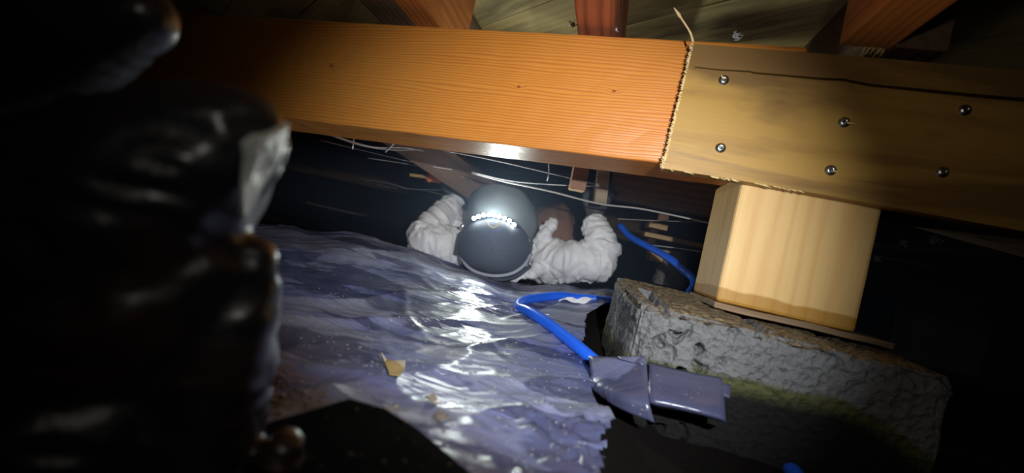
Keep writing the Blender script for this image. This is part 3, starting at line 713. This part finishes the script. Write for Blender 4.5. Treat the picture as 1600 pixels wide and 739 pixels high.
def crumple(name, pts, wd, label, seed):
    rr = random.Random(seed); P = catmull(WP(pts), 6); c = P[0].copy(); bm = bmesh.new(); A, B = [], []
    for i, p in enumerate(P):
        k = math.sin(math.pi*(i+.6)/(len(P)+.3)); j = noise.noise_vector(p*60+Vector((seed, 0, 0)))*.006
        A.append(bm.verts.new(p-c+j+Vector((0, 0, wd*k*.6)))); B.append(bm.verts.new(p-c-j*.6+Vector((0, -wd*k*.3, -wd*k*.6))))
    for i in range(len(P)-1): bm.faces.new((A[i], A[i+1], B[i+1], B[i]))
    o = bm_obj(name, bm, M['paper'], None, False); o.location = c; m = o.modifiers.new('s', 'SOLIDIFY'); m.thickness = .0008
    return tag(o, label, 'plastic scrap')
crumple('plastic_scrap', [(786, 481, .72), (800, 484, .715), (812, 485, .70), (835, 492, .68), (858, 493, .665)], .007, 'white torn scrap caught at the left bend of the blue tubing', 1)
crumple('plastic_scrap', [(868, 473, .778), (884, 466, .775), (900, 470, .775), (918, 469, .78), (930, 466, .785)], .007, 'white torn scrap lying over the far run of the blue tubing', 5)
lp = patch('loose_layer', [WP([(812, 494, .69), (860, 488, .70), (900, 486, .72)]), WP([(835, 508, .655), (880, 508, .66), (908, 505, .67)]), WP([(870, 528, .61), (895, 532, .61), (912, 543, .60)])], M['film_flap'], sheet, jag=.001)

# ================================================================== WORKER
Hc = W(772, 388, .985)
person = empty('person', (Hc.x, 1.3, .0))
tag(person, 'person in white coverall lying on their back, head toward us in dark cap, working overhead', 'person')
def fold(chs, amp=.0048):
    segs = [(Vector(p), Vector(q), r, s) for ch in chs for (p, r), (q, s) in zip(ch, ch[1:])]
    def f(co, n):
        best = None
        for (p, q, r, s) in segs:
            d = q-p; L2 = d.length_squared
            t = max(0, min(1, (co-p).dot(d)/L2)) if L2 else 0
            dist = (co-(p+d*t)).length-lerp(r, s, t)
            if best is None or dist < best[0]: best = (dist, p, d, t)
        _, p, d, t = best; ax = d.normalized(); al = co.dot(ax); pe = co-ax*al
        v = Vector((al*24, 0, 0))+pe*8; w_ = noise.noise_vector(co*8)*1.3
        a = max(0, 1-abs(noise.noise(v+w_))*3); b = max(0, 1-abs(noise.noise(v*1.7+w_*1.5+Vector((5, 5, 5))))*6)
        c = max(0, 1-abs(noise.noise(co*14+w_*1.2))*5.5); e = max(0, 1-abs(noise.noise(v*1.2+w_+Vector((9, 2, 1))))*7)
        return amp*(a*1.3+b*.75-c*.9-e*.7+noise.noise(co*9)*1.5)-amp*.5
    return f
armR = [(W(838, 408, 1.09), .060), (W(872, 408, 1.05), .058), (W(905, 409, 1.02), .052), (W(934, 412, 1.0), .046), (W(941, 392, 1.0), .042), (W(936, 368, 1.01), .038), (W(931, 352, 1.02), .034)]
armL = [(W(722, 392, 1.09), .062), (W(695, 385, 1.05), .056), (W(668, 378, 1.03), .050), (W(662, 368, 1.04), .046), (W(682, 345, 1.08), .040), (W(702, 328, 1.12), .033), (W(709, 317, 1.14), .031)]
tx = Hc.x
torso = [((tx-.09, 1.17, .095), .085), ((tx-.095, 1.35, .105), .09), ((tx-.09, 1.55, .075), .09), ((tx-.06, 1.72, .075), .09)]
torso2 = [((tx+.05, 1.15, .09), .07), ((tx+.0, 1.35, .10), .08), ((tx+.0, 1.55, .095), .09), ((tx+.05, 1.72, .095), .09)]
legA = [((tx-.08, 1.75, .07), .085), ((tx-.13, 2.1, .07), .068), ((tx-.15, 2.5, .06), .055)]
legB = [((tx+.08, 1.75, .07), .085), ((tx+.13, 2.1, .07), .068), ((tx+.16, 2.5, .06), .055)]
hood = [(W(722, 398, 1.04), .030), (W(738, 418, 1.0), .016), (W(765, 437, .985), .012), (W(800, 436, .985), .012), (W(830, 428, 1.0), .018), (W(846, 412, 1.04), .03)]
coll = [(W(838, 385, 1.05), .02), (W(852, 362, 1.05), .022), (W(862, 348, 1.06), .014)]
chs = [armR, armL, torso, torso2, legA, legB, hood, coll]
suit = fuse('coverall', chs, .0036, M['suit'], None, 4, fold(chs))
m = suit.modifiers.new('s', 'SMOOTH'); m.iterations = 2; m.factor = .5
attach(suit, person)
# boots
for s, x in ((-1, tx-.15), (1, tx+.16)):
    b = fuse('boot', [[((x, 2.52, .055), .05), ((x, 2.60, .06), .048), ((x+.02*s, 2.63, .16), .038), ((x+.03*s, 2.64, .20), .032)]], .008, M['black_glove'], None, 3); attach(b, person)
# head: skull, jaw, nose, ears; face turned up to the joists
def L2W(x, y, z): return Hc+Vector((x, -z, y))        # local: x right, y towards the face, z towards the crown
head = fuse('head', [[(L2W(0, -.005, 0), .076), (L2W(0, .012, -.02), .072)], [(L2W(0, .03, -.08), .045), (L2W(0, .045, -.125), .026)], [(L2W(-.03, .035, -.09), .03), (L2W(.03, .035, -.09), .03)],
    [(L2W(0, .076, -.045), .009), (L2W(0, .096, -.072), .012)], [(L2W(-.012, .084, -.074), .008), (L2W(.012, .084, -.074), .008)], [(L2W(-.074, 0, -.035), .014), (L2W(-.076, -.004, -.06), .010)], [(L2W(.074, 0, -.035), .014), (L2W(.076, -.004, -.06), .010)],
    [(L2W(-.02, .072, -.098), .007), (L2W(.02, .072, -.098), .007)], [(L2W(0, -.01, -.08), .052), (L2W(0, -.015, -.16), .055)]], .004, M['skin'], None, 4)
attach(head, person)
for s in (-1, 1):
    bm = bmesh.new(); bmesh.ops.create_uvsphere(bm, u_segments=12, v_segments=8, radius=.011, matrix=Matrix.Translation(L2W(.03*s, .071, -.045)))
    attach(bm_obj('eye', bm, M['snap'], None, True), head)
# cap
bm = bmesh.new(); NU, NV = 48, 16; rings = []
for j in range(NV+1):
    ph = j/NV*R(112); ring = []
    for i in range(NU):
        a = 2*math.pi*i/NU; seam = math.exp(-((((i/NU*6+.5) % 1)-.5)/.035)**2)
        g = 1-.012*seam+.012*noise.noise(Vector((math.cos(a)*2, math.sin(a)*2, ph*2)))
        x, y, z = .088*math.sin(ph)*math.cos(a)*g, (.079*math.sin(ph)*math.sin(a))*g, .088*math.cos(ph)*g
        ring.append(bm.verts.new(L2W(x, y, z)-Hc))
    rings.append(ring)
for a, b in zip(rings, rings[1:]):
    for i in range(NU): bm.faces.new((a[i], a[(i+1) % NU], b[(i+1) % NU], b[i]))
bmesh.ops.remove_doubles(bm, verts=bm.verts[:], dist=.0001); bmesh.ops.recalc_face_normals(bm, faces=bm.faces[:])
cap = bm_obj('cap', bm, M['cap'], None, True); cap.location = Hc; m = cap.modifiers.new('s', 'SOLIDIFY'); m.thickness = .0025
attach(cap, person); tag(cap, 'dark cap with a lit lamp strip at its peak')
def sub(o, lab=None): attach(o, cap); return tag(o, lab) if lab else o
sub(patch('peak', [WP([(731, 356, .985), (742, 345, .96), (771, 338, .948), (808, 350, .96), (829, 376, .985)]), WP([(732, 326, .99), (747, 311, .955), (779, 306, .944), (817, 318, .96), (839, 352, .99)]), WP([(741, 301, .995), (755, 291, .962), (782, 288, .952), (812, 297, .965), (834, 324, .995)])], M['brim'], None, 6, .003), 'grey-green peak pointing up')
bt = bmesh.new(); bmesh.ops.create_uvsphere(bt, u_segments=12, v_segments=8, radius=.003, matrix=Matrix.Translation(L2W(0, 0, .088))); sub(bm_obj('button', bt, M['cap'], None, True))
sub(bm_obj('strap', tube_bm(catmull(WP([(720, 402, .955), (731, 417, .93), (750, 427, .92), (775, 431, .915), (800, 427, .92), (819, 414, .93), (830, 396, .955)]), 6), .0040, 8), M['strap'], None, True), 'pale grey strap along the back edge')
sub(bm_obj('headband', tube_bm(catmull(WP([(724, 412, .965), (748, 431, .94), (778, 437, .93), (806, 432, .94), (828, 416, .965)]), 6), .0050, 8), M['cap'], None, True))
for q, s in (((717, 380, .97), -1), ((826, 396, .965), 1)):
    bm = box_bm(.014, .004, .055, 3, 1, 5, .0015, s, z0=-.0275); o = bm_obj('side_tab', bm, M['cap']); o.location = W(*q); o.rotation_euler = (0, 0, R(35)*s); bevel(o, .002); sub(o)
for q in ((722, 353, .955), (818, 374, .95)):
    bm = bmesh.new(); bmesh.ops.create_uvsphere(bm, u_segments=14, v_segments=8, radius=.0048); o = bm_obj('snap', bm, M['snap'], None, True); o.location = W(*q); o.scale = (1, .5, 1); sub(o)
sub(bm_obj('chevron_badge', tube_bm(catmull(WP([(761, 345, .924), (764, 352, .917), (771, 356, .913), (779, 350, .917), (783, 346, .922)]), 4), .0013, 6), M['gold'], None, True), 'gold chevron stitched on the cap front')
lpx = [(741, 341), (748, 338), (756, 336), (764, 335.5), (772, 336), (780, 338), (788, 341), (796, 345), (803, 351)]
sub(bm_obj('lamp_strip', tube_bm(WP([(735, 345, .955)]+[(a, b, .941) for a, b in lpx]+[(810, 357, .955)]), .0042, 8), M['dark_steel'], None, True))
for a, b in lpx:
    bm = bmesh.new(); bmesh.ops.create_icosphere(bm, subdivisions=2, radius=.0048); o = bm_obj('lamp_diode', bm, M['led'], None, True); o.location = W(a, b, .9365); sub(o)
hl = spot('headlamp_light', W(772, 337, .905), (.0, .1, .26), 2.1, 165, .4, .008, (.9, 1, .95))
# work gloves
def work_glove(wrist, d, side, curl, parent_label=None, r=1.0):
    """hand from wrist along d, thumb to 'side'; fingers curl toward n"""
    d = Vector(d).normalized(); s = Vector(side); s = (s-d*s.dot(d)).normalized(); n = d.cross(s); w0 = Vector(wrist); k = r
    ch = [[(w0-d*.02*k, .028*k), (w0+d*.02*k, .028*k)], [(w0+d*.02*k, .026*k), (w0+d*.07*k+s*.02*k, .016*k)], [(w0+d*.02*k, .026*k), (w0+d*.065*k-s*.022*k, .015*k)], [(w0+d*.03*k, .022*k), (w0+d*.07*k, .017*k)]]
    for i, (o_, L_) in enumerate([(.029, .068), (.010, .076), (-.010, .070), (-.028, .056)]):
        p = w0+d*.07*k+s*o_*k; a = 0; c_ = [(p, .0115*k)]
        for seg, fr_ in enumerate((.42, .33, .25)):
            a += curl*(.8+.12*i); p = p+(d*math.cos(a)+n*math.sin(a))*L_*fr_*k; c_.append((p, (.0105-.001*seg)*k))
        ch.append(c_)
    ch.append([(w0+d*.015*k+s*.022*k, .015*k), (w0+d*.045*k+s*.046*k+n*.01*k, .0125*k), (w0+d*.068*k+s*.050*k+n*.028*k, .011*k)])
    return ch
gr = fuse('work_glove', work_glove(W(929, 338, 1.03), (.1, .05, 1), (-1, 0, .1), .75, r=.8), .0035, M['black_glove'], None, 2); attach(gr, person)
tag(gr, 'black work glove reaching up at the right')
gl = fuse('work_glove', work_glove(W(716, 309, 1.15), (-.35, -.1, .8), (-1, -.6, -.2), .85, r=.8), .0035, M['black_glove'], None, 2); attach(gl, person)
tag(gl, 'black work glove at the left, closed around a tool')
# tool in the left glove
tl = empty('hand_tool', W(700, 284, 1.10)); tag(tl, 'slim hand tool with orange collar held in the worker left glove', 'tool')
o = bm_obj('grip', tube_bm(WP([(688, 281, 1.10), (715, 289, 1.12), (738, 297, 1.14)]), [.010, .011, .010], 12), M['grey_grip'], None, True); attach(o, tl)
o = bm_obj('collar', tube_bm(WP([(667, 277, 1.08), (671, 278, 1.085), (674, 278.5, 1.087), (688, 281, 1.10)]), [.008, .013, .010, .010], 12), M['orange'], None, True); attach(o, tl); tag(o, 'orange collar')
o = bm_obj('shaft', tube_bm(WP([(640, 273, 1.06), (668, 277, 1.08)]), [.0045, .0045], 10), M['tan'], None, True); attach(o, tl)
# brown mound of earth behind
def mound():
    bm = bmesh.new(); n = 40; V = []
    for i in range(n+1):
        row = []
        for j in range(n+1):
            x, y = (i/n-.5)*2, (j/n-.5)*2; r_ = math.sqrt(x*x+y*y)
            row.append(bm.verts.new((x*.22, y*.30, math.sqrt(max(0, 1-r_**2))*.20+noise.fractal(Vector((x*2, y*2, 0)), 1, 2, 3)*.012)))
        V.append(row)
    for i in range(n):
        for j in range(n): bm.faces.new((V[i][j], V[i+1][j], V[i+1][j+1], V[i][j+1]))
    return bm
md = bm_obj('earth_mound', mound(), M['mound'], None, True); md.location = (.125, 1.39, -.005); md.scale = (.62, .55, 1.38)
tag(md, 'smooth brown mound behind the worker right shoulder', 'mound')

# thin dusty haze hanging in the air around the lit lamp
t = NT('dusty haze'); vsn = t.n('ShaderNodeVolumeScatter', ins={'Color': (.5, .66, 1, 1), 'Density': .22, 'Anisotropy': .3}); t.t.links.new(vsn.outputs[0], t.out.inputs['Volume']); t.t.nodes.remove(t.b)
hz = bm_obj('haze', box_bm(4.0, 1.8, .33), t.m); hz.location = F(-.5, 1.03, .06); hz.rotation_euler = (0, 0, -TH); tag(hz, 'faint bluish dust haze hanging in the air around the worker', 'haze', kind='stuff')
# ================================================================== PHOTOGRAPHER'S GLOVE, LEFT FOREGROUND
def G(px, py, Y, rpx): return (W(px, py, Y), rpx*Y/FPX)
gch = [
    [G(-190, 120, .17, 120), G(-40, 85, .17, 128), G(95, 60, .168, 92), G(170, 42, .166, 66), G(222, 28, .165, 50)],          # upper finger
    [G(-260, 520, .16, 200), G(-60, 480, .155, 215), G(130, 370, .15, 190), G(250, 290, .148, 148), G(325, 232, .146, 102), G(372, 208, .146, 72)],   # index, nearest
    [G(375, 215, .146, 60), G(388, 258, .148, 40), G(384, 308, .15, 20), G(383, 338, .15, 9)],                                 # loose fold at the tip
    [G(60, 500, .15, 190), G(210, 470, .15, 140), G(290, 440, .15, 88), G(330, 400, .15, 52)],
    [G(160, 900, .17, 150), G(255, 740, .165, 125), G(325, 590, .16, 92), G(362, 490, .158, 66), G(386, 425, .158, 44), G(398, 400, .158, 32)],   # middle finger, upright
    [G(300, 950, .17, 110), G(380, 820, .168, 80), G(430, 735, .166, 44), G(446, 700, .165, 30)],                              # lowest fingertip
    [G(-200, 800, .16, 260), G(60, 720, .155, 230), G(180, 640, .155, 150)],                                                   # palm
    [G(-300, 500, .16, 260), G(-600, 900, .15, 300)],
]
def gdisp(co, n):
    q = co; w_ = noise.noise_vector(q*40)*.6
    a = 1-abs(noise.noise(Vector((q.x*45, q.y*40, q.z*95))+w_))*2
    b = noise.noise(q*70)
    k = .35 if q.z > .15 else 1
    return (.0016*max(-.3, a)+.0010*b-.0006)*k
def smooth_chain(ch, n=4):
    Pq = catmull([Vector((*p, )) for p, r_ in ch], n); rs_ = []
    for i in range(len(Pq)):
        t = i/n; k = min(int(t), len(ch)-2); rs_.append(lerp(ch[k][1], ch[k+1][1], t-k))
    return list(zip(Pq, rs_))
glove = fuse('gloved_hand', [smooth_chain(c_) for c_ in gch], .0021, M['leather'], None, 5, gdisp, origin=W(60, 560, .15))
tag(glove, 'out-of-focus black leather gloved hand filling the left foreground', 'hand')

M['pale_sheen'] = plain('pale painted sheen', (.62, .68, .62), .35, bump=(90, .6, .004), var=.35)  # pale colour paints the bright sheen on the glove tip
lf = patch('sheen_fold', [WP([(377, 226, 0.1230), (396, 214, 0.1250), (420, 208, 0.1310), (451, 190, 0.1420)]), WP([(380, 262, 0.1270), (394, 262, 0.1300), (408, 262, 0.1350), (436, 248, 0.1440)]), WP([(383, 305, 0.1290), (390, 306, 0.1330), (399, 304, 0.1370), (410, 296, 0.1440)]), WP([(386, 342, 0.1330), (388, 343, 0.1350), (390, 343, 0.1370), (392, 340, 0.1400)])], M['pale_sheen'], None, 6, .0012, jag=.0008)
attach(lf, glove); tag(lf, 'pale fold at the glove fingertip, its sheen painted in')
